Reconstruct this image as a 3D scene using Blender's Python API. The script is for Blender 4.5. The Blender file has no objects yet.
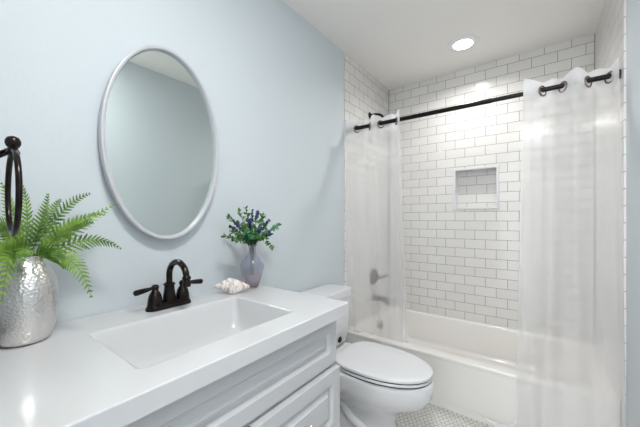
import bpy, bmesh, math, random
from mathutils import Vector, Matrix

S = bpy.context.scene
COL = S.collection
PI = math.pi

# ---------------------------------------------------------------- camera
CX, CZ = 1.212, 1.19
cam_d = bpy.data.cameras.new('camera')
cam_d.sensor_width = 36.0
cam_d.lens = 296.0 / 640.0 * 36.0
cam_d.shift_y = 5.0 / 640.0
cam_d.clip_start = 0.01
cam = bpy.data.objects.new('camera', cam_d)
cam.location = (CX, 0.0, CZ)
cam.rotation_euler = (PI / 2, 0, math.radians(36.5))
COL.objects.link(cam)
S.camera = cam

# ---------------------------------------------------------------- world, lamps, exposure
w = bpy.data.worlds.new('world'); S.world = w; w.use_nodes = True
w.node_tree.nodes['Background'].inputs[0].default_value = (0.96, 0.98, 1.0, 1)
w.node_tree.nodes['Background'].inputs[1].default_value = 2.1
S.view_settings.view_transform = 'Standard'
S.view_settings.look = 'None'
S.view_settings.exposure = 0.76
S.view_settings.gamma = 1.0
S.view_settings.use_curve_mapping = False

CEIL = 2.47
def lamp(name, kind, loc, rot, energy, color, **kw):
    d = bpy.data.lights.new(name, kind); d.energy = energy; d.color = color
    for k, v in kw.items(): setattr(d, k, v)
    o = bpy.data.objects.new(name, d); o.location = loc; o.rotation_euler = rot
    COL.objects.link(o); return o
lamp('shower_downlight_lamp', 'AREA', (0.765, 2.36, CEIL - 0.022), (0, 0, 0), 3.9, (1.0, 0.985, 0.965), shape='DISK', size=0.09, spread=math.radians(150))
lamp('room_fill_lamp', 'AREA', (1.15, 0.30, CEIL - 0.022), (0, 0, 0), 12.0, (1.0, 0.99, 0.975), shape='DISK', size=0.3)  # unseen fill lamp added to brighten the room, has no fixture
lamp('hall_fill_lamp', 'AREA', (1.1, -0.75, CEIL - 0.05), (math.radians(-35), 0, 0), 6.0, (0.98, 0.985, 1.0), shape='SQUARE', size=0.9)  # added soft fill from behind the camera, not a known hall fixture

# ---------------------------------------------------------------- helpers
def new_mat(name):
    m = bpy.data.materials.new(name); m.use_nodes = True
    nt = m.node_tree
    return m, nt, nt.nodes['Principled BSDF']
def pmat(name, col, rough=0.5, metal=0.0, spec=0.5, bump=None, coat=0.0, var=0.0, varscale=8.0):
    m, nt, b = new_mat(name)
    b.inputs['Base Color'].default_value = (*col, 1)
    b.inputs['Roughness'].default_value = rough
    b.inputs['Metallic'].default_value = metal
    b.inputs['Specular IOR Level'].default_value = spec
    b.inputs['Coat Weight'].default_value = coat
    tc = nt.nodes.new('ShaderNodeTexCoord')
    if bump:
        n = nt.nodes.new('ShaderNodeTexNoise'); n.inputs['Scale'].default_value = bump[0]; n.inputs['Detail'].default_value = 4
        nt.links.new(tc.outputs['Object'], n.inputs['Vector'])
        bp = nt.nodes.new('ShaderNodeBump'); bp.inputs['Strength'].default_value = bump[1]; bp.inputs['Distance'].default_value = bump[2]
        nt.links.new(n.outputs['Fac'], bp.inputs['Height']); nt.links.new(bp.outputs['Normal'], b.inputs['Normal'])
    if var:
        n = nt.nodes.new('ShaderNodeTexNoise'); n.inputs['Scale'].default_value = varscale; n.inputs['Detail'].default_value = 3
        nt.links.new(tc.outputs['Object'], n.inputs['Vector'])
        r = nt.nodes.new('ShaderNodeValToRGB')
        r.color_ramp.elements[0].position = 0.3; r.color_ramp.elements[1].position = 0.7
        r.color_ramp.elements[0].color = (*[c * (1 - var) for c in col], 1)
        r.color_ramp.elements[1].color = (*[min(1, c * (1 + var)) for c in col], 1)
        nt.links.new(n.outputs['Fac'], r.inputs['Fac']); nt.links.new(r.outputs['Color'], b.inputs['Base Color'])
    return m
def srgb(r, g, b):
    f = lambda c: (c / 255 / 12.92) if c / 255 <= 0.04045 else ((c / 255 + 0.055) / 1.055) ** 2.4
    return (f(r), f(g), f(b))

def mesh_obj(name, bm, mat, parent=None, smooth=True, angle=40, bevel=0, bseg=2, subsurf=0, solid=0, recalc=True, wn=False):
    if parent is not None:
        L = parent_world(parent)
        bmesh.ops.translate(bm, verts=bm.verts, vec=-L)
    if recalc: bmesh.ops.recalc_face_normals(bm, faces=bm.faces)
    me = bpy.data.meshes.new(name); bm.to_mesh(me); bm.free()
    mats = mat if isinstance(mat, (list, tuple)) else [mat]
    for x in mats: me.materials.append(x)
    if smooth:
        me.polygons.foreach_set('use_smooth', [True] * len(me.polygons))
        if angle < 180: me.set_sharp_from_angle(angle=math.radians(angle))
    o = bpy.data.objects.new(name, me); COL.objects.link(o)
    if parent is not None: o.parent = parent
    if solid:
        md = o.modifiers.new('solid', 'SOLIDIFY'); md.thickness = solid; md.offset = 0
    if bevel:
        md = o.modifiers.new('bevel', 'BEVEL'); md.width = bevel; md.segments = bseg; md.limit_method = 'ANGLE'; md.angle_limit = math.radians(35)
        md.harden_normals = False
    if wn:
        md = o.modifiers.new('wn', 'WEIGHTED_NORMAL'); md.keep_sharp = True; md.weight = 100
    if subsurf:
        md = o.modifiers.new('sub', 'SUBSURF'); md.levels = subsurf; md.render_levels = subsurf
    return o
def parent_world(p):
    v = Vector((0, 0, 0))
    while p is not None:
        v += p.location; p = p.parent
    return v
def tag(o, label, cat, group=None):
    o['label'] = label; o['category'] = cat
    if group: o['group'] = group
    return o
def thing(name, label, cat, loc, group=None):
    o = bpy.data.objects.new(name, None); o.empty_display_size = 0.05
    o.location = loc; COL.objects.link(o)
    return tag(o, label, cat, group)
def struct(name, bm, mat, **kw):
    o = mesh_obj(name, bm, mat, **kw); o['kind'] = 'structure'; return o

def box(bm, x0, x1, y0, y1, z0, z1):
    vs = [bm.verts.new(p) for p in ((x0,y0,z0),(x1,y0,z0),(x1,y1,z0),(x0,y1,z0),(x0,y0,z1),(x1,y0,z1),(x1,y1,z1),(x0,y1,z1))]
    for f in ((0,3,2,1),(4,5,6,7),(0,1,5,4),(1,2,6,5),(2,3,7,6),(3,0,4,7)):
        bm.faces.new([vs[i] for i in f])
    return bm
def B(*a): return box(bmesh.new(), *a)
def loft(bm, loops, cap0=True, cap1=True, closed=True):
    rows = [[bm.verts.new(p) for p in l] for l in loops]
    n = len(rows[0])
    for a, b in zip(rows, rows[1:]):
        for i in range(n if closed else n - 1):
            j = (i + 1) % n
            bm.faces.new((a[i], a[j], b[j], b[i]))
    if cap0: bm.faces.new(rows[0][::-1])
    if cap1: bm.faces.new(rows[-1])
    return rows
def frame_of(d):
    d = d.normalized()
    up = Vector((0, 0, 1)) if abs(d.z) < 0.9 else Vector((1, 0, 0))
    a = d.cross(up).normalized(); b = a.cross(d).normalized()
    return a, b
def tube(bm, pts, rad, n=14, cap=True, closed=False):
    pts = [Vector(p) for p in pts]
    m = len(pts)
    if not isinstance(rad, (list, tuple)): rad = [rad] * m
    tang = []
    for i in range(m):
        if closed: t = pts[(i + 1) % m] - pts[i - 1]
        else: t = pts[min(i + 1, m - 1)] - pts[max(i - 1, 0)]
        tang.append(t.normalized())
    a, b = frame_of(tang[0])
    rows = []
    for i in range(m):
        t = tang[i]
        a = (a - t * a.dot(t)).normalized(); b = t.cross(a)
        rows.append([bm.verts.new(pts[i] + (a * math.cos(2*PI*k/n) + b * math.sin(2*PI*k/n)) * rad[i]) for k in range(n)])
    rng = range(m if closed else m - 1)
    for i in rng:
        r0, r1 = rows[i], rows[(i + 1) % m]
        for k in range(n):
            bm.faces.new((r0[k], r0[(k+1) % n], r1[(k+1) % n], r1[k]))
    if cap and not closed:
        bm.faces.new(rows[0][::-1]); bm.faces.new(rows[-1])
    return bm
def lathe(bm, prof, origin, axis=(0, 0, 1), n=28, sx=1.0, sy=1.0, cap=True):
    """prof: list of (radius, height along axis)"""
    ax = Vector(axis).normalized(); a, b = frame_of(ax)
    if abs(ax.z) > 0.99: a, b = Vector((1, 0, 0)), Vector((0, 1, 0))
    o = Vector(origin)
    loops = [[o + ax * h + a * (r * sx * math.cos(2*PI*k/n)) + b * (r * sy * math.sin(2*PI*k/n)) for k in range(n)] for r, h in prof]
    loft(bm, loops, cap, cap)
    return bm
def smooth_curve(pts, n=8):
    """Catmull-Rom"""
    P = [Vector(p) for p in pts]; P = [2*P[0]-P[1]] + P + [2*P[-1]-P[-2]]
    out = []
    for i in range(1, len(P) - 2):
        for k in range(n):
            t = k / n
            out.append(0.5*((2*P[i]) + (-P[i-1]+P[i+1])*t + (2*P[i-1]-5*P[i]+4*P[i+1]-P[i+2])*t*t + (-P[i-1]+3*P[i]-3*P[i+1]+P[i+2])*t**3))
    out.append(P[-2]); return out
def rrect(x0, x1, y0, y1, r, z, k=5):
    out = []
    for cx, cy, a0 in ((x1-r, y1-r, 0), (x0+r, y1-r, PI/2), (x0+r, y0+r, PI), (x1-r, y0+r, 1.5*PI)):
        for i in range(k + 1):
            a = a0 + PI/2 * i / k
            out.append(Vector((cx + r*math.cos(a), cy + r*math.sin(a), z)))
    return out
def at(u, v, x):
    """the point of depth-plane x that is seen at (u, v)"""
    a = (u - 320) / 296.0
    dx, dy, dz = -0.5948 + 0.8039*a, 0.8039 + 0.5948*a, -(v - 218.5) / 296.0
    t = (x - CX) / dx
    return Vector((x, dy*t, CZ + dz*t))

# ---------------------------------------------------------------- materials
M = {}
M['wall'] = pmat('pale_blue_paint', srgb(207, 214, 218), 0.65, spec=0.3, bump=(90, 0.12, 0.004))
M['ceiling'] = pmat('white_ceiling_paint', srgb(243, 240, 236), 0.8, bump=(60, 0.25, 0.004))
M['trimw'] = pmat('white_trim_paint', srgb(236, 236, 236), 0.35)
M['counter'] = pmat('white_cultured_marble', srgb(208, 208, 209), 0.12, spec=0.5, coat=0.3)
M['cabinet'] = pmat('white_cabinet_paint', srgb(196, 196, 198), 0.32)
M['porcelain'] = pmat('white_porcelain', srgb(224, 224, 226), 0.08, coat=0.5)
M['seat'] = pmat('white_seat_plastic', srgb(222, 222, 224), 0.22)
M['tub'] = pmat('white_tub_enamel', srgb(238, 235, 231), 0.12, coat=0.4)
M['bronze'] = pmat('oil_rubbed_bronze', srgb(44, 37, 36), 0.22, metal=0.8, var=0.35, varscale=60)
M['black'] = pmat('black_metal', srgb(26, 24, 24), 0.35, metal=0.6)
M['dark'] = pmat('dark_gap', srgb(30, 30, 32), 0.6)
M['nickel'] = pmat('brushed_nickel', srgb(168, 160, 152), 0.25, metal=1.0)
M['grommet'] = pmat('aged_metal_grommet', srgb(128, 118, 108), 0.3, metal=0.9)
M['valve'] = pmat('worn_dark_nickel', srgb(112, 106, 102), 0.3, metal=0.9)
M['chrome'] = pmat('chrome', srgb(200, 200, 205), 0.1, metal=1.0)
M['silverframe'] = pmat('pale_silver_frame', srgb(198, 199, 203), 0.35, metal=0.15)
M['grout'] = pmat('grey_grout', srgb(112, 110, 108), 0.8)
M['stem'] = pmat('green_stem', srgb(62, 92, 40), 0.5)
M['rib'] = pmat('fern_rib', srgb(92, 126, 44), 0.5)

def leaf_mat(name, c0, c1, trans=0.25, scale=30):
    m, nt, b = new_mat(name)
    tc = nt.nodes.new('ShaderNodeTexCoord'); n = nt.nodes.new('ShaderNodeTexNoise'); n.inputs['Scale'].default_value = scale
    nt.links.new(tc.outputs['Object'], n.inputs['Vector'])
    r = nt.nodes.new('ShaderNodeValToRGB'); r.color_ramp.elements[0].position = 0.35; r.color_ramp.elements[1].position = 0.65
    r.color_ramp.elements[0].color = (*c0, 1); r.color_ramp.elements[1].color = (*c1, 1)
    nt.links.new(n.outputs['Fac'], r.inputs['Fac']); nt.links.new(r.outputs['Color'], b.inputs['Base Color'])
    b.inputs['Roughness'].default_value = 0.45
    t = nt.nodes.new('ShaderNodeBsdfTranslucent'); nt.links.new(r.outputs['Color'], t.inputs['Color'])
    mx = nt.nodes.new('ShaderNodeMixShader'); mx.inputs[0].default_value = trans
    nt.links.new(b.outputs[0], mx.inputs[1]); nt.links.new(t.outputs[0], mx.inputs[2])
    nt.links.new(mx.outputs[0], nt.nodes['Material Output'].inputs['Surface'])
    return m
M['fern'] = leaf_mat('fern_green', srgb(84, 124, 40), srgb(142, 178, 74))
M['fernb'] = leaf_mat('fern_deep_green', srgb(62, 100, 36), srgb(116, 152, 60))
M['leaf'] = leaf_mat('bouquet_green', srgb(34, 84, 34), srgb(98, 150, 78), 0.15, 40)
M['leafb'] = leaf_mat('bouquet_blue_green', srgb(28, 92, 70), srgb(96, 160, 120), 0.15, 40)
M['bloom'] = leaf_mat('blue_violet_petals', srgb(38, 40, 88), srgb(88, 92, 150), 0.1, 60)

def tile_mat(name, axis, w_=0.1555, h_=0.078, ou=0.0, ov=0.0):
    m, nt, b = new_mat(name)
    tc = nt.nodes.new('ShaderNodeTexCoord'); sp = nt.nodes.new('ShaderNodeSeparateXYZ')
    nt.links.new(tc.outputs['Object'], sp.inputs[0])
    cb = nt.nodes.new('ShaderNodeCombineXYZ')
    ad = nt.nodes.new('ShaderNodeMath'); ad.inputs[1].default_value = ou
    nt.links.new(sp.outputs[axis], ad.inputs[0]); nt.links.new(ad.outputs[0], cb.inputs[0])
    ad2 = nt.nodes.new('ShaderNodeMath'); ad2.inputs[1].default_value = ov
    nt.links.new(sp.outputs['Z'], ad2.inputs[0]); nt.links.new(ad2.outputs[0], cb.inputs[1])
    br = nt.nodes.new('ShaderNodeTexBrick')
    br.inputs['Scale'].default_value = 1.0
    br.inputs['Mortar Size'].default_value = 0.0014
    br.inputs['Mortar Smooth'].default_value = 0.1
    br.inputs['Brick Width'].default_value = w_; br.inputs['Row Height'].default_value = h_
    br.inputs['Color1'].default_value = (*srgb(228, 226, 223), 1); br.inputs['Color2'].default_value = (*srgb(223, 221, 218), 1)
    br.inputs['Mortar'].default_value = (*srgb(112, 110, 107), 1)
    nt.links.new(cb.outputs[0], br.inputs['Vector'])
    nt.links.new(br.outputs['Color'], b.inputs['Base Color'])
    mr = nt.nodes.new('ShaderNodeMapRange'); mr.inputs['To Min'].default_value = 0.12; mr.inputs['To Max'].default_value = 0.8
    nt.links.new(br.outputs['Fac'], mr.inputs['Value']); nt.links.new(mr.outputs[0], b.inputs['Roughness'])
    nz = nt.nodes.new('ShaderNodeTexNoise'); nz.inputs['Scale'].default_value = 9.0; nt.links.new(tc.outputs['Object'], nz.inputs['Vector'])
    b1 = nt.nodes.new('ShaderNodeBump'); b1.inputs['Strength'].default_value = 0.035; b1.inputs['Distance'].default_value = 0.01
    nt.links.new(nz.outputs['Fac'], b1.inputs['Height'])
    b2 = nt.nodes.new('ShaderNodeBump'); b2.invert = True; b2.inputs['Strength'].default_value = 0.5; b2.inputs['Distance'].default_value = 0.0015
    nt.links.new(br.outputs['Fac'], b2.inputs['Height']); nt.links.new(b1.outputs['Normal'], b2.inputs['Normal'])
    nt.links.new(b2.outputs['Normal'], b.inputs['Normal'])
    return m
M['tile_x'] = tile_mat('white_subway_tile_far', 'X', ou=0.0, ov=0.0)
M['tile_y'] = tile_mat('white_subway_tile_side', 'Y', ou=0.0, ov=0.0)

def hex_mat():
    m, nt, b = new_mat('white_hexagon_mosaic')
    N, L = nt.nodes, nt.links
    def vm(op, a, bb=None):
        n = N.new('ShaderNodeVectorMath'); n.operation = op
        for i, q in enumerate((a, bb)):
            if q is None: continue
            if isinstance(q, tuple): n.inputs[i].default_value = q
            else: L.new(q, n.inputs[i])
        return n
    def mm(op, a, bb=None):
        n = N.new('ShaderNodeMath'); n.operation = op
        for i, q in enumerate((a, bb)):
            if q is None: continue
            if isinstance(q, (int, float)): n.inputs[i].default_value = q
            else: L.new(q, n.inputs[i])
        return n.outputs[0]
    tc = N.new('ShaderNodeTexCoord')
    sc = 1 / 0.027
    p = vm('MULTIPLY', tc.outputs['Object'], (sc, sc, 0)).outputs[0]
    p = vm('ADD', p, (100.0, 173.2 , 0)).outputs[0]
    s = (1.0, 1.7320508, 1.0); hs = (0.5, 0.8660254, 0.0)
    a = vm('SUBTRACT', vm('MODULO', p, s).outputs[0], hs).outputs[0]
    b_ = vm('SUBTRACT', vm('MODULO', vm('ADD', p, hs).outputs[0], s).outputs[0], hs).outputs[0]
    def hexd(q):
        ab = vm('ABSOLUTE', q).outputs[0]
        d = vm('DOT_PRODUCT', ab, (0.5, 0.8660254, 0)).outputs['Value']
        sx = N.new('ShaderNodeSeparateXYZ'); L.new(ab, sx.inputs[0])
        return mm('MAXIMUM', d, sx.outputs[0])
    h = mm('MINIMUM', hexd(a), hexd(b_))
    r = N.new('ShaderNodeValToRGB')
    r.color_ramp.elements[0].position = 0.435; r.color_ramp.elements[1].position = 0.46
    r.color_ramp.elements[0].color = (*srgb(228, 226, 221), 1); r.color_ramp.elements[1].color = (*srgb(142, 139, 135), 1)
    L.new(h, r.inputs['Fac'])
    nz = N.new('ShaderNodeTexNoise'); nz.inputs['Scale'].default_value = 22; L.new(tc.outputs['Object'], nz.inputs['Vector'])
    mr = N.new('ShaderNodeMapRange'); mr.inputs['From Min'].default_value = 0.3; mr.inputs['From Max'].default_value = 0.7
    mr.inputs['To Min'].default_value = 0.86; mr.inputs['To Max'].default_value = 1.0
    L.new(nz.outputs['Fac'], mr.inputs['Value'])
    mx = vm('SCALE', r.outputs['Color']); L.new(mr.outputs[0], mx.inputs['Scale'])
    L.new(mx.outputs[0], b.inputs['Base Color'])
    b.inputs['Roughness'].default_value = 0.3
    bp = N.new('ShaderNodeBump'); bp.inputs['Strength'].default_value = 0.6; bp.inputs['Distance'].default_value = 0.002
    L.new(r.outputs['Color'], bp.inputs['Height']); L.new(bp.outputs['Normal'], b.inputs['Normal'])
    return m
M['hex'] = hex_mat()

def curtain_mat(name, alpha):
    m, nt, b = new_mat(name)
    N, L = nt.nodes, nt.links
    N.remove(b)
    d = N.new('ShaderNodeBsdfDiffuse'); d.inputs['Color'].default_value = (*srgb(243, 243, 245), 1)
    t = N.new('ShaderNodeBsdfTranslucent'); t.inputs['Color'].default_value = (*srgb(243, 243, 245), 1)
    m1 = N.new('ShaderNodeMixShader'); m1.inputs[0].default_value = 0.45
    L.new(d.outputs[0], m1.inputs[1]); L.new(t.outputs[0], m1.inputs[2])
    tr = N.new('ShaderNodeBsdfTransparent')
    m2 = N.new('ShaderNodeMixShader'); at_ = N.new('ShaderNodeAttribute'); at_.attribute_name = 'weave'; L.new(at_.outputs['Fac'], m2.inputs[0])
    L.new(tr.outputs[0], m2.inputs[1]); L.new(m1.outputs[0], m2.inputs[2])
    L.new(m2.outputs[0], N['Material Output'].inputs['Surface'])
    return m
M['sheer'] = curtain_mat('sheer_white_fabric', 0.33)

def hammered():
    m, nt, b = new_mat('hammered_silver')
    b.inputs['Base Color'].default_value = (*srgb(222, 219, 216), 1); b.inputs['Metallic'].default_value = 1.0; b.inputs['Roughness'].default_value = 0.28
    tc = nt.nodes.new('ShaderNodeTexCoord'); v = nt.nodes.new('ShaderNodeTexVoronoi'); v.feature = 'SMOOTH_F1'
    v.inputs['Scale'].default_value = 150; v.inputs['Smoothness'].default_value = 0.3
    nt.links.new(tc.outputs['Object'], v.inputs['Vector'])
    bp = nt.nodes.new('ShaderNodeBump'); bp.inputs['Strength'].default_value = 0.8; bp.inputs['Distance'].default_value = 0.0016
    nt.links.new(v.outputs['Distance'], bp.inputs['Height']); nt.links.new(bp.outputs['Normal'], b.inputs['Normal'])
    return m
M['hammered'] = hammered()
def mirror_mat():
    m, nt, b = new_mat('mirror_glass')
    b.inputs['Base Color'].default_value = (*srgb(224, 230, 227), 1); b.inputs['Metallic'].default_value = 1.0; b.inputs['Roughness'].default_value = 0.015
    return m
M['mirror'] = mirror_mat()
def vase_glass():
    m, nt, b = new_mat('violet_glass')
    tc = nt.nodes.new('ShaderNodeTexCoord'); sp = nt.nodes.new('ShaderNodeSeparateXYZ')
    nt.links.new(tc.outputs['Generated'], sp.inputs[0])
    r = nt.nodes.new('ShaderNodeValToRGB')
    r.color_ramp.elements[0].position = 0.0; r.color_ramp.elements[0].color = (*srgb(222, 208, 214), 1)
    r.color_ramp.elements[1].position = 0.55; r.color_ramp.elements[1].color = (*srgb(224, 226, 238), 1)
    nt.links.new(sp.outputs['Z'], r.inputs['Fac']); nt.links.new(r.outputs['Color'], b.inputs['Base Color'])
    b.inputs['Transmission Weight'].default_value = 0.85; b.inputs['Roughness'].default_value = 0.05; b.inputs['IOR'].default_value = 1.42
    return m
M['glass'] = vase_glass()
def shell_mat():
    m, nt, b = new_mat('sea_shell')
    tc = nt.nodes.new('ShaderNodeTexCoord'); wv = nt.nodes.new('ShaderNodeTexNoise'); wv.inputs['Scale'].default_value = 55
    mp = nt.nodes.new('ShaderNodeMapping'); mp.inputs['Scale'].default_value = (0.6, 1.6, 0.6)
    nt.links.new(tc.outputs['Object'], mp.inputs['Vector']); nt.links.new(mp.outputs[0], wv.inputs['Vector'])
    r = nt.nodes.new('ShaderNodeValToRGB')
    r.color_ramp.elements[0].position = 0.30; r.color_ramp.elements[0].color = (*srgb(160, 132, 124), 1)
    r.color_ramp.elements[1].position = 0.54; r.color_ramp.elements[1].color = (*srgb(236, 228, 222), 1)
    nt.links.new(wv.outputs['Fac'], r.inputs['Fac']); nt.links.new(r.outputs['Color'], b.inputs['Base Color'])
    b.inputs['Roughness'].default_value = 0.4
    return m
M['shell'] = shell_mat()
def lens_mat():
    m, nt, b = new_mat('lit_lens')
    b.inputs['Emission Color'].default_value = (1, 0.98, 0.95, 1); b.inputs['Emission Strength'].default_value = 6.0
    return m
M['lens'] = lens_mat()

# ---------------------------------------------------------------- room shell
FAR = 2.78; W = 1.53; TY = 1.93; T = 0.008
HY = -1.9
bm = B(-0.1, W + 0.1, HY, FAR + 0.1, -0.1, 0.0); struct('floor', bm, M['hex'], smooth=False)
bm = B(-0.1, W + 0.1, HY, FAR + 0.2, CEIL, CEIL + 0.1); struct('ceiling', bm, M['ceiling'], smooth=False)
bm = B(-0.1, 0.0, HY, FAR + 0.2, 0, CEIL); struct('wall_left', bm, M['wall'], smooth=False)
bm = B(W, W + 0.1, HY, FAR + 0.2, 0, CEIL); struct('wall_right', bm, M['wall'], smooth=False)
# wall beside the vanity and above the doorway the view is taken from
bm = bmesh.new(); box(bm, 0, 0.70, -0.07, 0.05, 0, CEIL); box(bm, 0.70, W, -0.07, 0.05, 2.06, CEIL)
struct('wall_near', bm, M['wall'], smooth=False)
# tiled far wall with the niche opening
NX0, NX1, NZ0, NZ1, ND = 0.622, 0.938, 1.283, 1.607, 0.09
bm = bmesh.new()
x0, x1 = 0.0, W
box(bm, x0, NX0, FAR, FAR + 0.1, 0, CEIL); box(bm, NX1, x1, FAR, FAR + 0.1, 0, CEIL)
box(bm, NX0, NX1, FAR, FAR + 0.1, 0, NZ0); box(bm, NX0, NX1, FAR, FAR + 0.1, NZ1, CEIL)
box(bm, NX0, NX1, FAR + ND, FAR + 0.1, NZ0, NZ1)
struct('wall_far', bm, M['tile_x'], smooth=False)
struct('trim_1', B(0.0, T, 1.953, FAR, 0, CEIL), M['tile_y'], smooth=False)
struct('trim_2', B(W - T, W, 1.905, FAR, 0, CEIL), M['tile_y'], smooth=False)
# caulked corner lines of the tiling
struct('trim_3', B(T, T + 0.0035, FAR - 0.0035, FAR, 0.33, CEIL), M['grout'], smooth=False)
struct('trim_4', B(W - T - 0.002, W - T, FAR - 0.0035, FAR, 0.33, CEIL), M['grout'], smooth=False)
# niche border
bm = bmesh.new(); f = 0.014; e = 0.007
box(bm, NX0 - f, NX0 + 0.004, FAR - e, FAR + ND, NZ0 - f, NZ1 + f); box(bm, NX1 - 0.004, NX1 + f, FAR - e, FAR + ND, NZ0 - f, NZ1 + f)
box(bm, NX0, NX1, FAR - e, FAR + ND, NZ0 - f, NZ0 + 0.004); box(bm, NX0, NX1, FAR - e, FAR + ND, NZ1 - 0.004, NZ1 + f)
struct('trim_5', bm, M['porcelain'], bevel=0.003)
struct('baseboard_left', B(0, 0.014, 1.0, TY, 0, 0.1), M['trimw'], bevel=0.004)
struct('baseboard_right', B(W - 0.014, W, 0.05, TY, 0, 0.1), M['trimw'], bevel=0.004)

# ---------------------------------------------------------------- bathtub
TF, TZ = 1.957, 0.325
tub = thing('bathtub', 'white alcove bathtub with a flat apron, under the tiled shower walls', 'bathtub', (0.765, 2.37, 0))
bm = bmesh.new()
X0, X1, Y0, Y1 = T + 0.001, W - T - 0.001, TF, FAR - 0.002
loops = [rrect(X0, X1, TF - 0.008, Y1, 0.004, 0.001), rrect(X0, X1, TF - 0.008, Y1, 0.004, 0.036), rrect(X0, X1, TF + 0.004, Y1, 0.004, 0.044),
         rrect(X0, X1, TF + 0.004, Y1, 0.004, TZ - 0.035), rrect(X0, X1, TF - 0.004, Y1, 0.006, TZ - 0.02), rrect(X0, X1, TF - 0.004, Y1, 0.006, TZ - 0.006), rrect(X0, X1, TF + 0.003, Y1, 0.008, TZ),
         rrect(X0 + 0.060, X1 - 0.060, TF + 0.050, Y1 - 0.030, 0.11, TZ), rrect(X0 + 0.068, X1 - 0.068, TF + 0.060, Y1 - 0.038, 0.11, TZ - 0.005), rrect(X0 + 0.072, X1 - 0.075, TF + 0.066, Y1 - 0.042, 0.11, TZ - 0.018), rrect(X0 + 0.075, X1 - 0.085, TF + 0.070, Y1 - 0.046, 0.11, TZ - 0.05),
         rrect(X0 + 0.09, X1 - 0.12, TF + 0.085, Y1 - 0.055, 0.12, 0.20), rrect(X0 + 0.11, X1 - 0.2, TF + 0.10, Y1 - 0.07, 0.13, 0.10),
         rrect(X0 + 0.17, X1 - 0.28, TF + 0.15, Y1 - 0.12, 0.13, 0.065)]
loft(bm, loops)
mesh_obj('tub_shell', bm, M['tub'], tub, angle=60, wn=True)
bm = lathe(bmesh.new(), [(0.034, 0), (0.034, 0.004), (0.028, 0.008), (0.006, 0.009)], (0.103, 2.40, 0.262), (1, 0, 0.1)); mesh_obj('overflow_plate', bm, M['nickel'], tub)['label'] = 'round metal overflow plate'
bm = lathe(bmesh.new(), [(0.03, 0), (0.03, 0.003), (0.02, 0.005)], (0.30, 2.38, 0.066)); mesh_obj('drain', bm, M['nickel'], tub)

# valve, spout and shower arm on the left tiled wall
v = thing('shower_valve', 'metal shower valve with a lever handle, on the tiled wall behind the left curtain', 'shower valve', (T, 2.44, 0.665))
mesh_obj('escutcheon', lathe(bmesh.new(), [(0.075, 0), (0.075, 0.004), (0.066, 0.012), (0.03, 0.016), (0.028, 0.04)], (T, 2.44, 0.665), (1, 0, 0)), M['valve'], v)
mesh_obj('hub', lathe(bmesh.new(), [(0.02, 0.04), (0.022, 0.055), (0.016, 0.07), (0.01, 0.078)], (T, 2.44, 0.665), (1, 0, 0)), M['valve'], v)
mesh_obj('lever', tube(bmesh.new(), [(0.07, 2.44, 0.665), (0.09, 2.46, 0.668), (0.10, 2.53, 0.672)], [0.011, 0.009, 0.011]), M['valve'], v)
v = thing('tub_spout', 'metal tub spout low on the tiled wall, under the shower valve', 'tub spout', (T, 2.44, 0.47))
mesh_obj('spout_body', tube(bmesh.new(), smooth_curve([(T, 2.44, 0.475), (0.05, 2.44, 0.475), (0.10, 2.44, 0.473), (0.135, 2.44, 0.462), (0.145, 2.44, 0.435)]), 0.023), M['valve'], v)
mesh_obj('wall_flange', lathe(bmesh.new(), [(0.034, 0), (0.034, 0.006), (0.026, 0.014)], (T, 2.44, 0.475), (1, 0, 0)), M['nickel'], v)
mesh_obj('diverter_knob', lathe(bmesh.new(), [(0.005, 0), (0.005, 0.012), (0.009, 0.015), (0.008, 0.024)], (0.125, 2.44, 0.485)), M['valve'], v)
v = thing('wall_shower', 'dark shower arm and head high on the left tiled wall, above the curtain rod', 'shower head', (T, 2.37, 2.10))
mesh_obj('wall_flange', lathe(bmesh.new(), [(0.03, 0), (0.028, 0.006), (0.014, 0.012)], (T, 2.37, 2.10), (1, 0, 0)), M['black'], v)
mesh_obj('arm', tube(bmesh.new(), smooth_curve([(T, 2.37, 2.10), (0.06, 2.37, 2.103), (0.11, 2.37, 2.085), (0.15, 2.37, 2.04)]), 0.010), M['black'], v)
mesh_obj('spray_head', lathe(bmesh.new(), [(0.012, 0), (0.014, 0.02), (0.036, 0.05), (0.038, 0.06), (0.034, 0.062)], (0.148, 2.37, 2.045), (0.62, 0, -0.78)), M['black'], v)

# ---------------------------------------------------------------- curtain rod and curtains
RY, RZ = 1.98, 1.877
rod = thing('curtain_rod', 'black straight shower curtain rod spanning the tub between the two walls', 'curtain rod', (T, RY, RZ))
mesh_obj('outer_tube', tube(bmesh.new(), [(T, RY, RZ), (0.99, RY, RZ)], 0.0142, n=20), M['black'], rod)
mesh_obj('inner_tube', tube(bmesh.new(), [(0.98, RY, RZ), (W - T, RY, RZ)], 0.0122, n=20), M['black'], rod)
mesh_obj('end_cap', lathe(bmesh.new(), [(0.022, 0), (0.022, 0.008), (0.018, 0.014), (0.016, 0.022)], (T, RY, RZ), (1, 0, 0)), M['black'], rod)
mesh_obj('end_cap', lathe(bmesh.new(), [(0.022, 0), (0.022, 0.008), (0.018, 0.014), (0.016, 0.022)], (W - T, RY, RZ), (-1, 0, 0)), M['black'], rod)

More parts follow.
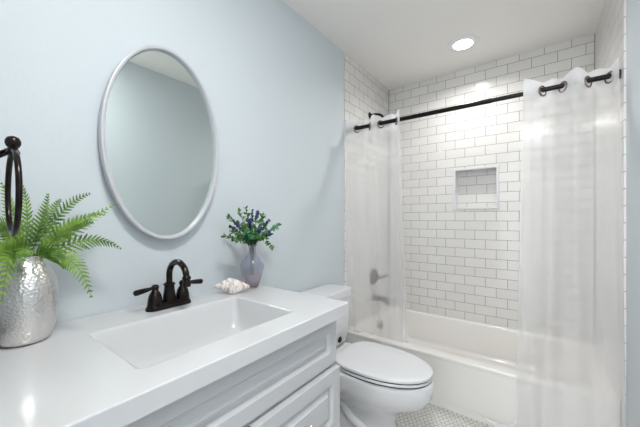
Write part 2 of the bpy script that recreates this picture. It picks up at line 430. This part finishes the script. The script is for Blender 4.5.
def curtain(th, knots, first_front, x_l, x_r, ybot, zbot, shift_l, shift_r, amp, flare, seed, tuck):
    """knots: x where the cloth crosses the rod; the cloth is in front (-y) first"""
    rnd = random.Random(seed)
    ks = [x_l] + knots + [x_r]
    prof = []                                                     # (x, phase, amplitude side)
    for i in range(len(ks) - 1):
        side = -1 if (i % 2 == 0) == first_front else 1
        first, last = i == 0, i == len(ks) - 2
        n = 12
        for k in range(n + (1 if last else 0)):
            t = k / n
            s = math.sin(PI * t)
            if first: s = math.cos(PI/2 * t)
            if last: s = math.sin(PI/2 * t)
            prof.append((ks[i] + (ks[i+1] - ks[i]) * t, side * s))
    nz = 90
    ztop = RZ + 0.048
    rows = []
    ph = [rnd.uniform(0, 6.28) for _ in range(6)]
    for j in range(nz + 1):
        v = j / nz
        row = []
        for i, (x, s) in enumerate(prof):
            u = i / (len(prof) - 1)
            zt = ztop + 0.024 * (abs(s) ** 1.5) - 0.008
            k_ = 1.0
            if tuck: q_ = min(1, max(0, (u - 0.12) / 0.35)); k_ = q_ * q_ * (3 - 2 * q_)
            zb = zbot if not tuck else 0.340 + (zbot - 0.340) * k_
            z = zt + (zb - zt) * v
            yc = RY + ((ybot - RY) * k_ + (-0.004 if tuck else 0) * (1 - k_)) * min(1, v * 1.05)
            a = amp * (1 - 0.30 * v) * (1 + 0.25 * math.sin(3 * v + ph[0] + i * 0.3) * v)
            y = yc + s * a * (1 + 0.15 * v) + 0.010 * v * math.sin(u * 23 + ph[1] + 2.5 * v) + 0.005 * v * math.sin(u * 47 + ph[2] - 4 * v)
            xx = x + (shift_l * (1 - u) + shift_r * u) * v + 0.012 * v * math.sin(u * 9 + ph[3] + 3 * v) * math.sin(PI * u)
            if flare:
                fl = max(0, (v - 0.945) / 0.055)
                xx -= flare * fl ** 1.3 * (1 - u) ** 3
                z += 0.10 * fl * fl * (1 - u) ** 4
                y -= 0.03 * fl * (1 - u)
            row.append(Vector((min(max(xx, T + 0.004), W - T - 0.004), y, z)))
        rows.append(row)
    bm = bmesh.new()
    vr = [[bm.verts.new(p) for p in r] for r in rows]
    for a, b in zip(vr, vr[1:]):
        for i in range(len(a) - 1):
            bm.faces.new((a[i], a[i+1], b[i+1], b[i]))
    dens = []
    for j, row in enumerate(rows):
        for i, p in enumerate(row):
            d_ = rows[0][i].z - p.z
            a_ = 0.37
            if d_ < 0.30: a_ = 0.34 + 0.54 * (1 - min(1, max(0, (d_ - 0.065) / 0.10))) ** 1.5
            if i < 1 or i > len(row) - 2 or j > nz - 2: a_ = max(a_, 0.55)
            dens.append(a_)
    fo = mesh_obj('fabric', bm, M['sheer'], th, angle=180, recalc=False)
    at_ = fo.data.attributes.new('weave', 'FLOAT', 'POINT')
    at_.data.foreach_set('value', dens)
    for i, kx in enumerate(knots):                                # metal grommets where the rod goes through
        d = Vector((0.55, (1 if (i % 2 == 0) == first_front else -1) * 0.83, 0)).normalized()
        nrm = Vector((d.y, -d.x, 0))
        c = Vector((kx, RY, RZ - 0.006)); pts = []
        for k in range(28):
            t = 2 * PI * k / 28
            pts.append(c + d * (0.025 * math.cos(t)) + Vector((0, 0, 0.025 * math.sin(t))))
        mesh_obj('grommet', tube(bmesh.new(), pts, 0.0046, n=8, closed=True), M['grommet'], th)
c1 = thing('shower_curtain', 'sheer white curtain panel gathered at the left wall, tucked into the tub', 'shower curtain', (0.22, RY, 0.3), 'sheer shower curtains')
curtain(c1, [0.097, 0.205, 0.292, 0.41], True, 0.010, 0.445, 2.075, 0.215, 0.02, 0.02, 0.034, 0, 3, True)
c2 = thing('shower_curtain', 'wider sheer white curtain panel gathered at the right wall, hanging outside the tub', 'shower curtain', (1.33, RY, 0), 'sheer shower curtains')
curtain(c2, [1.227, 1.312, 1.408, 1.4875], True, 1.145, 1.511, 1.885, 0.012, -0.035, 0.018, 0.042, 0.16, 8, False)

# ---------------------------------------------------------------- vanity
VX, VY0, VY1, VZ = 0.614, 0.065, 1.0, 0.863
van = thing('vanity_cabinet', 'white vanity cabinet with raised-panel drawers under the sink top', 'vanity cabinet', (0.3, 0.53, 0))
bm = bmesh.new(); box(bm, 0.002, 0.572, VY0 + 0.012, VY0 + 0.030, 0.10, VZ - 0.0465); box(bm, 0.002, 0.572, 0.944, 0.962, 0.10, VZ - 0.0465); box(bm, 0.002, 0.572, VY0 + 0.03, 0.944, 0.10, 0.118); box(bm, 0.002, 0.02, VY0 + 0.03, 0.944, 0.118, VZ - 0.0465); box(bm, 0.554, 0.572, VY0 + 0.03, 0.944, 0.118, VZ - 0.0465); box(bm, 0.002, 0.50, VY0 + 0.02, 0.95, 0, 0.10)
mesh_obj('cabinet_body', bm, M['cabinet'], van, bevel=0.0015)
def front(name, y0, y1, z0, z1, knob=True, xf=0.599):
    bm = bmesh.new()
    def R(i, x): return [(x, y0 + i, z0 + i), (x, y1 - i, z0 + i), (x, y1 - i, z1 - i), (x, y0 + i, z1 - i)]
    loft(bm, [R(0, 0.5725), R(0, xf - 0.002), R(0.002, xf), R(0.046, xf), R(0.050, xf - 0.005), R(0.056, xf - 0.011), R(0.062, xf - 0.011), R(0.080, xf - 0.002), R(0.081, xf)])
    d = mesh_obj(name, bm, M['cabinet'], van, angle=20)
    if knob:
        mesh_obj('knob', lathe(bmesh.new(), [(0.006, 0), (0.0055, 0.012), (0.013, 0.018), (0.0155, 0.024), (0.013, 0.030), (0.005, 0.033)], (xf, (y0+y1)/2, (z0+z1)/2), (1, 0, 0)), M['chrome'], d)['label'] = 'round metal knob'
    return d
front('false_front', 0.082, 0.956, 0.640, 0.808, False, 0.584)
for (a, b) in ((0.082, 0.528), (0.534, 0.958)):
    front('drawer', a, b, 0.388, 0.626); front('drawer', a, b, 0.112, 0.380)

top = thing('countertop', 'glossy white countertop with an integrated rectangular basin', 'countertop', (0.307, 0.53, VZ - 0.046))
bm = bmesh.new()
SX0, SX1, SY0, SY1 = 0.187, 0.515, 0.285, 0.787
def o_(i, z): return rrect(0.001 + i, VX - i, VY0 + i, VY1 - i, 0.006, z)
loops = [o_(0.0, VZ - 0.046), o_(0, VZ - 0.004), o_(0.0012, VZ - 0.0012), o_(0.004, VZ),
         rrect(SX0 - 0.006, SX1 + 0.006, SY0 - 0.006, SY1 + 0.006, 0.018, VZ)]
loft(bm, loops, cap0=False, cap1=False)
mesh_obj('slab', bm, M['counter'], top, angle=75, wn=True)
bm = bmesh.new()
loft(bm, [rrect(SX0 - 0.006, SX1 + 0.006, SY0 - 0.006, SY1 + 0.006, 0.018, VZ), rrect(SX0 - 0.001, SX1 + 0.001, SY0 - 0.001, SY1 + 0.001, 0.016, VZ - 0.001), rrect(SX0 + 0.003, SX1 - 0.002, SY0 + 0.002, SY1 - 0.002, 0.016, VZ - 0.006), rrect(SX0 + 0.010, SX1 - 0.004, SY0 + 0.005, SY1 - 0.006, 0.020, VZ - 0.030),
         rrect(SX0 + 0.020, SX1 - 0.006, SY0 + 0.009, SY1 - 0.011, 0.026, VZ - 0.062), rrect(SX0 + 0.032, SX1 - 0.010, SY0 + 0.015, SY1 - 0.018, 0.034, VZ - 0.095),
         rrect(SX0 + 0.042, SX1 - 0.018, SY0 + 0.024, SY1 - 0.028, 0.040, VZ - 0.115), rrect(SX0 + 0.054, SX1 - 0.032, SY0 + 0.042, SY1 - 0.046, 0.045, VZ - 0.126),
         rrect(SX0 + 0.072, SX1 - 0.055, SY0 + 0.08, SY1 - 0.08, 0.045, VZ - 0.1305), rrect(SX0 + 0.10, SX1 - 0.10, SY0 + 0.16, SY1 - 0.16, 0.045, VZ - 0.131)], cap0=False)
mesh_obj('basin', bm, M['counter'], top, angle=180, subsurf=1)
bm = lathe(bmesh.new(), [(0.025, 0.0005), (0.025, 0.004), (0.019, 0.006), (0.017, 0.003)], (0.275, 0.535, VZ - 0.131))
mesh_obj('drain', bm, M['bronze'], top)['label'] = 'dark round drain'

# faucet
FX, FY = 0.104, 0.553
fa = thing('faucet', 'dark bronze two-handle gooseneck faucet behind the basin', 'faucet', (FX, FY, VZ))
bm = bmesh.new()
loft(bm, [rrect(FX - s, FX + s, FY - 0.054 - s, FY + 0.054 + s, s * 0.98, z, 8) for s, z in ((0.028, VZ), (0.028, VZ + 0.006), (0.025, VZ + 0.012), (0.022, VZ + 0.02), (0.019, VZ + 0.023))])
mesh_obj('base_plate', bm, M['bronze'], fa)
mesh_obj('spout_base', lathe(bmesh.new(), [(0.023, 0.02), (0.0215, 0.04), (0.018, 0.065), (0.017, 0.078), (0.0205, 0.081), (0.0205, 0.085), (0.015, 0.09)], (FX, FY, VZ)), M['bronze'], fa)
pts = [(FX, FY, VZ + 0.085), (FX, FY, VZ + 0.105)]
R_ = 0.060
for k in range(13):
    t = PI - PI * 1.02 * k / 12
    pts.append((FX + R_ + R_ * math.cos(t), FY, VZ + 0.116 + R_ * 0.9 * math.sin(t)))
mesh_obj('gooseneck_spout', tube(bmesh.new(), smooth_curve(pts, 3), 0.0108, n=18), M['bronze'], fa)
mesh_obj('spout_tip', lathe(bmesh.new(), [(0.0118, 0.0), (0.0145, 0.004), (0.0145, 0.010), (0.0115, 0.013), (0.0125, 0.026), (0.0145, 0.030), (0.0135, 0.036)], (FX + 2*R_, FY, VZ + 0.126), (0.0, 0, -1)), M['bronze'], fa)
for s in (-1, 1):
    hy = FY + s * 0.051
    h = mesh_obj('handle', lathe(bmesh.new(), [(0.025, 0.018), (0.0245, 0.028), (0.023, 0.04), (0.019, 0.055), (0.0125, 0.066), (0.010, 0.070), (0.0125, 0.075), (0.013, 0.082), (0.009, 0.088), (0.004, 0.09)], (FX, hy, VZ)), M['bronze'], fa)
    d = Vector((0.2, s * 0.95, -0.06)).normalized()
    p0 = Vector((FX, hy, VZ + 0.079))
    mesh_obj('lever', tube(bmesh.new(), [p0 + d * q for q in (0, 0.014, 0.028, 0.045, 0.064, 0.073, 0.077)], [0.006, 0.0058, 0.0072, 0.0088, 0.0098, 0.0095, 0.005], n=14), M['bronze'], h)

# ---------------------------------------------------------------- mirror
MY, MZ, MA, MB_ = 0.584, 1.484, 0.2265, 0.376
mi = thing('oval_mirror', 'tall oval wall mirror in a thin pale silver frame above the basin', 'mirror', (0, MY, MZ))
def oval(i, x, n=96): return [Vector((x, MY + (MA - i) * math.cos(2*PI*k/n), MZ + (MB_ - i) * math.sin(2*PI*k/n))) for k in range(n)]
bm = bmesh.new()
lp = [oval(0.004, 0.001), oval(0.001, 0.012), oval(0, 0.039), oval(0.0008, 0.0405), oval(0.002, 0.041), oval(0.012, 0.041), oval(0.0128, 0.040), oval(0.0135, 0.036), oval(0.0145, 0.014)]
loft(bm, lp, cap0=True, cap1=False)
mesh_obj('frame', bm, M['silverframe'], mi, angle=60)
bm = bmesh.new(); loft(bm, [oval(0.0143, 0.0145), oval(0.0143, 0.026), oval(0.016, 0.0265)]); mesh_obj('mirror_glass', bm, M['mirror'], mi, angle=3)
mi.location.x = 0.0005

# ---------------------------------------------------------------- toilet
TYC = 1.52
to = thing('toilet', 'white two-piece toilet with closed elongated lid between vanity and tub', 'toilet', (0.4, TYC, 0))
def egg(x0, x1, hw, z, n=48, back=0.5, k=2.3):
    """elongated outline: squarer at the back (x0), round at the front (x1)"""
    xm = x0 + (x1 - x0) * 0.42
    out = []
    for i in range(n):
        t = 2*PI*i/n
        c, s = math.cos(t), math.sin(t)
        if c >= 0: x = xm + (x1 - xm) * (abs(c) ** (2/2.0)); y = hw * (abs(s) ** (2/2.05)) * (1 if s >= 0 else -1)
        else: x = xm - (xm - x0) * (abs(c) ** (2/3.4)); y = hw * (1 if s >= 0 else -1) * (abs(s) ** (2/2.9))
        out.append(Vector((x, TYC + y, z)))
    return out
bm = bmesh.new()
loft(bm, [egg(0.14, 0.60, 0.105, 0.0), egg(0.14, 0.605, 0.108, 0.02), egg(0.15, 0.60, 0.100, 0.04), egg(0.16, 0.59, 0.098, 0.10), egg(0.16, 0.605, 0.103, 0.15),
          egg(0.13, 0.65, 0.124, 0.185), egg(0.10, 0.705, 0.150, 0.21), egg(0.07, 0.757, 0.175, 0.245), egg(0.045, 0.782, 0.188, 0.29), egg(0.035, 0.789, 0.193, 0.33), egg(0.03, 0.789, 0.193, 0.352), egg(0.035, 0.784, 0.189, 0.363), egg(0.05, 0.76, 0.172, 0.367)])
for s in (-1, 1):                                                 # trapway swelling on both flanks
    pts = smooth_curve([(0.52, TYC + s*0.045, 0.02), (0.44, TYC + s*0.078, 0.05), (0.36, TYC + s*0.086, 0.10), (0.29, TYC + s*0.082, 0.18), (0.22, TYC + s*0.075, 0.25), (0.14, TYC + s*0.05, 0.29)], 5)
    tube(bm, pts, [0.012] + [0.03] * (len(pts) - 2) + [0.012], n=14)
mesh_obj('bowl', bm, M['porcelain'], to, angle=70)
bm = bmesh.new()
loft(bm, [egg(0.272, 0.777, 0.185, 0.372), egg(0.270, 0.779, 0.187, 0.375), egg(0.270, 0.779, 0.187, 0.3825), egg(0.272, 0.777, 0.185, 0.3855)])
mesh_obj('seat', bm, M['seat'], to, angle=60)
bm = bmesh.new()
loft(bm, [egg(0.266, 0.781, 0.188, 0.3925), egg(0.263, 0.784, 0.191, 0.395), egg(0.263, 0.785, 0.192, 0.405), egg(0.268, 0.780, 0.187, 0.410), egg(0.29, 0.755, 0.166, 0.414), egg(0.36, 0.66, 0.10, 0.416)])
mesh_obj('lid', bm, M['seat'], to, angle=60, wn=True)
for i, (a, b) in enumerate(((0.366, 0.3735), (0.384, 0.394))):      # dark rings added as the shade in the gaps between bowl, seat and lid
    bm = bmesh.new(); loft(bm, [egg(0.28, 0.7745, 0.1825, a), egg(0.28, 0.7745, 0.1825, b)]); mesh_obj('gap_shade_ring', bm, M['dark'], to)
for s in (-1, 1):
    mesh_obj('hinge', lathe(bmesh.new(), [(0.014, -0.025), (0.016, -0.02), (0.016, 0.02), (0.014, 0.025)], (0.262, TYC + s*0.07, 0.388), (0, 1, 0)), M['seat'], to)
bm = bmesh.new()
loft(bm, [rrect(0.035, 0.175, TYC - 0.15, TYC + 0.15, 0.04, 0.362, 6), rrect(0.022, 0.195, TYC - 0.175, TYC + 0.175, 0.045, 0.40, 6), rrect(0.018, 0.208, TYC - 0.188, TYC + 0.188, 0.045, 0.50, 6), rrect(0.016, 0.216, TYC - 0.196, TYC + 0.196, 0.045, 0.69, 6)])
mesh_obj('tank', bm, M['porcelain'], to, angle=60)
bm = bmesh.new()
loft(bm, [rrect(0.014, 0.222, TYC - 0.201, TYC + 0.201, 0.048, 0.688, 6), rrect(0.010, 0.224, TYC - 0.203, TYC + 0.203, 0.05, 0.696, 6), rrect(0.010, 0.224, TYC - 0.203, TYC + 0.203, 0.05, 0.724, 6), rrect(0.016, 0.223, TYC - 0.202, TYC + 0.202, 0.05, 0.733, 6), rrect(0.04, 0.195, TYC - 0.17, TYC + 0.17, 0.05, 0.736, 6)])
mesh_obj('tank_lid', bm, M['porcelain'], to, angle=75, wn=True)
fl = mesh_obj('flush_lever', lathe(bmesh.new(), [(0.016, 0), (0.016, 0.006), (0.010, 0.012), (0.008, 0.02)], (0.212, TYC - 0.15, 0.64), (1, 0, 0)), M['chrome'], to)
mesh_obj('lever_arm', tube(bmesh.new(), [(0.226, TYC - 0.15, 0.64), (0.232, TYC - 0.12, 0.636), (0.234, TYC - 0.08, 0.63)], [0.006, 0.0065, 0.009]), M['chrome'], fl)
mesh_obj('tank_bolt', lathe(bmesh.new(), [(0.019, -0.004), (0.019, 0.006), (0.010, 0.012)], (0.198, 1.578, 0.425), (1, 0, 0)), M['dark'], to)['label'] = 'black round cap low on the tank'
for s in (-1, 1):
    mesh_obj('floor_bolt_cap', lathe(bmesh.new(), [(0.016, 0), (0.015, 0.012), (0.006, 0.02)], (0.30, TYC + s*0.118, 0.0)), M['porcelain'], to)

# ---------------------------------------------------------------- ceiling lights
def downlight(x, y, label, r):
    t = thing('recessed_ceiling_light', label, 'ceiling light', (x, y, CEIL), None)
    bm = bmesh.new(); n = 40
    def C(rr, z): return [Vector((x + rr*math.cos(2*PI*k/n), y + rr*math.sin(2*PI*k/n), z)) for k in range(n)]
    loft(bm, [C(r, CEIL - 0.0005), C(r, CEIL - 0.004), C(r - 0.006, CEIL - 0.008), C(r * 0.66, CEIL - 0.012), C(r * 0.61, CEIL - 0.010), C(r * 0.60, CEIL - 0.001)], cap0=False, cap1=False)
    mesh_obj('trim_ring', bm, M['trimw'], t)
    bm = bmesh.new(); loft(bm, [C(r * 0.605, CEIL - 0.001), C(r * 0.605, CEIL - 0.009), C(r * 0.5, CEIL - 0.012)])
    mesh_obj('lens', bm, M['lens'], t)['label'] = 'glowing round lens'
downlight(0.765, 2.36, 'round lit recessed light in the ceiling above the tub', 0.108)

# ---------------------------------------------------------------- towel ring
tr = thing('towel_ring', 'dark bronze towel ring with a ball finial, at the far left above the fern', 'towel ring', (0.40, 0.05, 1.38))
p = at(13, 151, 0.418)
TRX, TRY, TRZ = 0.418, p.y, p.z
mesh_obj('wall_plate', lathe(bmesh.new(), [(0.028, 0), (0.028, 0.004), (0.020, 0.009), (0.012, 0.012)], (TRX - 0.045, 0.05, TRZ - 0.012), (0, 1, 0)), M['bronze'], tr)
mesh_obj('post', tube(bmesh.new(), smooth_curve([(TRX - 0.045, 0.055, TRZ - 0.012), (TRX - 0.035, 0.08, TRZ - 0.010), (TRX - 0.02, 0.095, TRZ - 0.002), (TRX, TRY, TRZ + 0.004)]), [0.006]*20 + [0.006]*5, n=12), M['bronze'], tr)
mesh_obj('finial', lathe(bmesh.new(), [(0.008, -0.008), (0.010, -0.004), (0.009, 0.0), (0.007, 0.004), (0.007, 0.006), (0.009, 0.008), (0.0112, 0.013), (0.0112, 0.019), (0.0085, 0.025), (0.003, 0.028)], (TRX, TRY, TRZ)), M['bronze'], tr)
RR = 0.078
mesh_obj('ring', tube(bmesh.new(), [(TRX + RR*0.985*math.sin(2*PI*k/56), TRY - RR*0.035*math.sin(2*PI*k/56), TRZ - RR + RR*math.cos(2*PI*k/56)) for k in range(56)], 0.0046, n=10, closed=True), M['bronze'], tr)

# ---------------------------------------------------------------- silver vase and fern
SVX, SVY = 0.112, 0.166
hv = thing('silver_vase', 'hammered silver vase holding the fern, at the left end of the countertop', 'vase', (SVX, SVY, VZ))
prof = [(0.036, 0.0), (0.044, 0.003), (0.050, 0.012), (0.060, 0.045), (0.0665, 0.085), (0.067, 0.12), (0.062, 0.155), (0.052, 0.185), (0.040, 0.208), (0.034, 0.222), (0.036, 0.228), (0.033, 0.228), (0.031, 0.220), (0.036, 0.20)]
mesh_obj('vase_body', lathe(bmesh.new(), prof, (SVX, SVY, VZ), n=48, sx=1.06, sy=1.06), M['hammered'], hv, angle=60)

fern = thing('fern_plant', 'light green artificial fern spreading out of the hammered silver vase', 'fern', (SVX, SVY, VZ + 0.21))
def frond(p0, p1, p2, wid, mat, seed):
    rnd = random.Random(seed)
    p0, p1, p2 = Vector(p0), Vector(p1), Vector(p2)
    n = 20
    P = [p0 * (1-t)**2 + p1 * 2*t*(1-t) + p2 * t*t for t in [i / n for i in range(n + 1)]]
    bm = bmesh.new()
    tube(bm, P, [0.0016 * (1 - 0.7 * i / n) for i in range(n + 1)], n=5)
    rib_faces = len(bm.faces)
    toward = (Vector((CX, 0.35, 1.5)) - p1).normalized()
    roll = rnd.uniform(-0.5, 0.5)
    for i in range(4, n + 1):
        t = i / n
        tan = (P[min(i+1, n)] - P[i-1]).normalized()
        side = tan.cross(toward).normalized()
        side = (Matrix.Rotation(roll, 3, tan) @ side)
        nrm = side.cross(tan).normalized()
        L = wid * min(1, 0.45 + (t - 0.15) * 2.6) * (1 - max(0, t - 0.35) / 0.68) ** 0.8 + 0.003
        for s in (-1, 1):
            d = (side * s * 0.93 + tan * (0.42 + 0.5 * t) - nrm * rnd.uniform(-0.1, 0.2)).normalized()
            c = d.cross(nrm).normalized()
            base = P[i]
            hw = min(0.0048, 0.0020 + L * 0.075)
            m = 5
            up, dn = [], []
            for k in range(m + 1):
                q = k / m
                ww = hw * (1 - q ** 2.2)
                cc = base + d * (L * q) - nrm * (L * 0.18 * q * q)
                up.append(bm.verts.new(cc + c * (ww + 0.0004))); dn.append(bm.verts.new(cc - c * (ww + 0.0004)))
                if k < m:
                    q2 = (k + 0.82) / m
                    cc2 = base + d * (L * q2) - nrm * (L * 0.18 * q2 * q2)
                    up.append(bm.verts.new(cc2 + c * (ww * 0.55))); dn.append(bm.verts.new(cc2 - c * (ww * 0.55)))
            for k in range(len(up) - 1):
                bm.faces.new((up[k], up[k+1], dn[k+1], dn[k]))
    for fi, f_ in enumerate(bm.faces):
        f_.material_index = 1 if fi < rib_faces else 0
    mesh_obj('frond', bm, [mat, M['rib']], fern, angle=180, recalc=False)
root = Vector((SVX, SVY, VZ + 0.20))
FR = [((88, 226, .10), (120, 248, .13), .033), ((74, 236, .17), (91, 296, .21), .034), ((72, 228, .09), (114, 205, .10), .030), ((55, 205, .06), (89, 194, .06), .028),
      ((32, 215, .07), (22, 184, .08), .028), ((20, 220, .10), (2, 184, .13), .030), ((8, 215, .13), (-14, 222, .20), .030), ((12, 225, .18), (2, 300, .27), .036),
      ((0, 232, .18), (-16, 280, .28), .034), ((45, 215, .05), (60, 200, .04), .024), ((30, 232, .18), (22, 262, .25), .030), ((62, 222, .14), (92, 222, .20), .030),
      ((58, 238, .17), (62, 262, .22), .024), ((70, 214, .13), (104, 214, .15), .028), ((16, 236, .15), (-4, 250, .22), .032), ((44, 225, .12), (48, 195, .14), .024)]
for i, (c, e, wd) in enumerate(FR):
    b0 = root + Vector((math.cos(i * 2.4) * 0.014, math.sin(i * 2.4) * 0.014, 0))
    frond(b0, at(*c), at(*e), wd * 1.12, M['fern'] if i % 3 else M['fernb'], 100 + i)

# ---------------------------------------------------------------- violet vase, bouquet, shell
GX, GY = 0.118, 0.938
gv = thing('glass_vase', 'bulbous violet glass vase holding blue flowers at the right end of the countertop', 'vase', (GX, GY, VZ))
prof = [(0.020, 0.0), (0.025, 0.002), (0.031, 0.02), (0.042, 0.055), (0.050, 0.085), (0.0515, 0.105), (0.045, 0.127), (0.030, 0.144), (0.0185, 0.157), (0.0155, 0.175), (0.017, 0.195), (0.0215, 0.205),
        (0.019, 0.205), (0.0145, 0.194), (0.013, 0.175), (0.0155, 0.158), (0.027, 0.142), (0.042, 0.125), (0.0485, 0.105), (0.047, 0.085), (0.039, 0.055), (0.028, 0.022), (0.02, 0.010)]
mesh_obj('vase_body', lathe(bmesh.new(), prof, (GX, GY, VZ), n=40, sx=1.08, sy=1.08), M['glass'], gv, angle=80)

bq = thing('flower_bouquet', 'loose bouquet of blue-violet blossoms and small green leaves in the violet vase', 'flowers', (GX, GY, VZ + 0.03))
def leaf(bm, p, d, L, wd, nrm):
    d = d.normalized(); c = d.cross(nrm).normalized(); nn = c.cross(d)
    a = bm.verts.new(p); z = bm.verts.new(p + d * L - nn * L * 0.15)
    m1 = bm.verts.new(p + d * L * 0.35 + c * wd); m2 = bm.verts.new(p + d * L * 0.35 - c * wd)
    m3 = bm.verts.new(p + d * L * 0.72 + c * wd * 0.7); m4 = bm.verts.new(p + d * L * 0.72 - c * wd * 0.7)
    k1 = bm.verts.new(p + d * L * 0.35 - nn * wd * 0.25); k2 = bm.verts.new(p + d * L * 0.72 - nn * wd * 0.25)
    for f_ in ((a, m1, k1), (a, k1, m2), (m1, m3, k2, k1), (m2, k1, k2, m4), (m3, z, k2), (m4, k2, z)): bm.faces.new(f_)
rnd = random.Random(11)
SP = [(223, 236, .12, 0), (229, 226, .16, 1), (230, 217, .10, 0), (239, 212, .14, 0), (246, 209, .10, 0), (252, 211, .16, 1), (258, 210, .12, 1), (264, 214, .18, 0),
      (269, 220, .14, 1), (277, 226, .16, 0), (278, 226, .10, 0), (272, 247, .19, 0), (271, 234, .17, 1), (262, 228, .20, 1), (235, 238, .20, 0), (242, 226, .20, 0),
      (232, 232, .17, 0), (246, 233, .21, 0), (257, 236, .20, 0), (249, 220, .19, 1), (235, 223, .12, 1), (262, 222, .10, 0)]
for i, (u_, v_, x_, kind) in enumerate(SP):
    tip = at(u_, v_, x_); neck = Vector((GX + rnd.uniform(-.006, .006), GY + rnd.uniform(-.006, .006), VZ + 0.195))
    foot = Vector((GX + rnd.uniform(-.01, .01), GY + rnd.uniform(-.01, .01), VZ + 0.06))
    mid = neck.lerp(tip, 0.5) + Vector((0, 0, 0.012 + (0.035 if v_ > 240 else 0)))
    pts = smooth_curve([foot, neck, mid, tip], 6)
    sp = mesh_obj('stem', tube(bmesh.new(), pts, 0.0013, n=5), M['stem'], bq)
    bm = bmesh.new(); L_ = pts[6:]
    for k in range(1, len(L_)):
        if kind == 1 and k > len(L_) - 5: continue
        for q in range(3):
            d = Vector((rnd.gauss(0, 1), rnd.gauss(0, 1), rnd.gauss(0, 0.8))).normalized() + (L_[k] - L_[k-1]).normalized() * 0.7
            leaf(bm, L_[k], d, rnd.uniform(.014, .026), rnd.uniform(.0045, .0075), Vector((rnd.gauss(.6, .5), rnd.gauss(-.4, .5), 0.8)).normalized())
    mesh_obj('leaf_spray', bm, M['leafb'] if i % 4 == 1 else M['leaf'], sp, angle=180, recalc=False)
    if kind == 1:
        bm = bmesh.new()
        for q in range(46):
            a = L_[-1].lerp(L_[-5], rnd.random())
            d = Vector((rnd.gauss(0, 1), rnd.gauss(0, 1), rnd.gauss(0, 1))).normalized()
            leaf(bm, a, d, rnd.uniform(.009, .014), .0046, Vector((rnd.gauss(0, 1), rnd.gauss(0, 1), .7)).normalized())
        mesh_obj('blossom', bm, M['bloom'], sp, angle=180, recalc=False)['label'] = 'blue-violet blossom spike'

# sea shell: spire on the left, siphon end to the right touching the vase's foot
sh0, sh1 = Vector((0.088, 0.752, VZ + 0.022)), Vector((0.178, 0.872, VZ + 0.012))
ax = (sh1 - sh0); SL = ax.length; ax.normalize()
sa = ax.cross(Vector((0, 0, 1))).normalized(); sb = sa.cross(ax).normalized()
bm = bmesh.new(); loops = []
n = 36
for i in range(61):
    t = i / 60
    if t < 0.42: r = 0.003 + 0.026 * (t / 0.42) ** 0.8
    else:
        q = (t - 0.42) / 0.58; r = 0.029 * max(0.0, 1 - q) ** 0.85 * (1 + 0.25 * q) + 0.003
    lp = []
    for k in range(n):
        a = 2*PI*k/n
        ph = (t / 0.42 * 3.6 - a / (2*PI))
        m_ = 1.0
        if t < 0.47: m_ += 0.08 * math.cos(2*PI*ph) * (1 if t < 0.4 else (0.47 - t) / 0.07)
        if 0.22 < t < 0.6: m_ += 0.05 * max(0, math.cos(7 * a)) ** 2 * math.exp(-((t - 0.42) / 0.06) ** 2)
        lip = math.exp(-((a - 5.3) / 0.5) ** 2) * math.exp(-((t - 0.62) / 0.2) ** 2)
        m_ += 0.45 * lip
        lp.append(sh0 + ax * (SL * t) + (sa * math.cos(a) + sb * math.sin(a)) * (r * m_) + Vector((0, 0, 0.006 * math.sin(PI*t))))
    loops.append(lp)
loft(bm, loops)
zmin = min(v_.co.z for v_ in bm.verts)
bmesh.ops.translate(bm, verts=bm.verts, vec=(0, 0, VZ + 0.0005 - zmin))
sh = mesh_obj('sea_shell', bm, M['shell'], None, angle=120)
tag(sh, 'white and brown conch shell lying on the countertop beside the violet vase', 'sea shell')
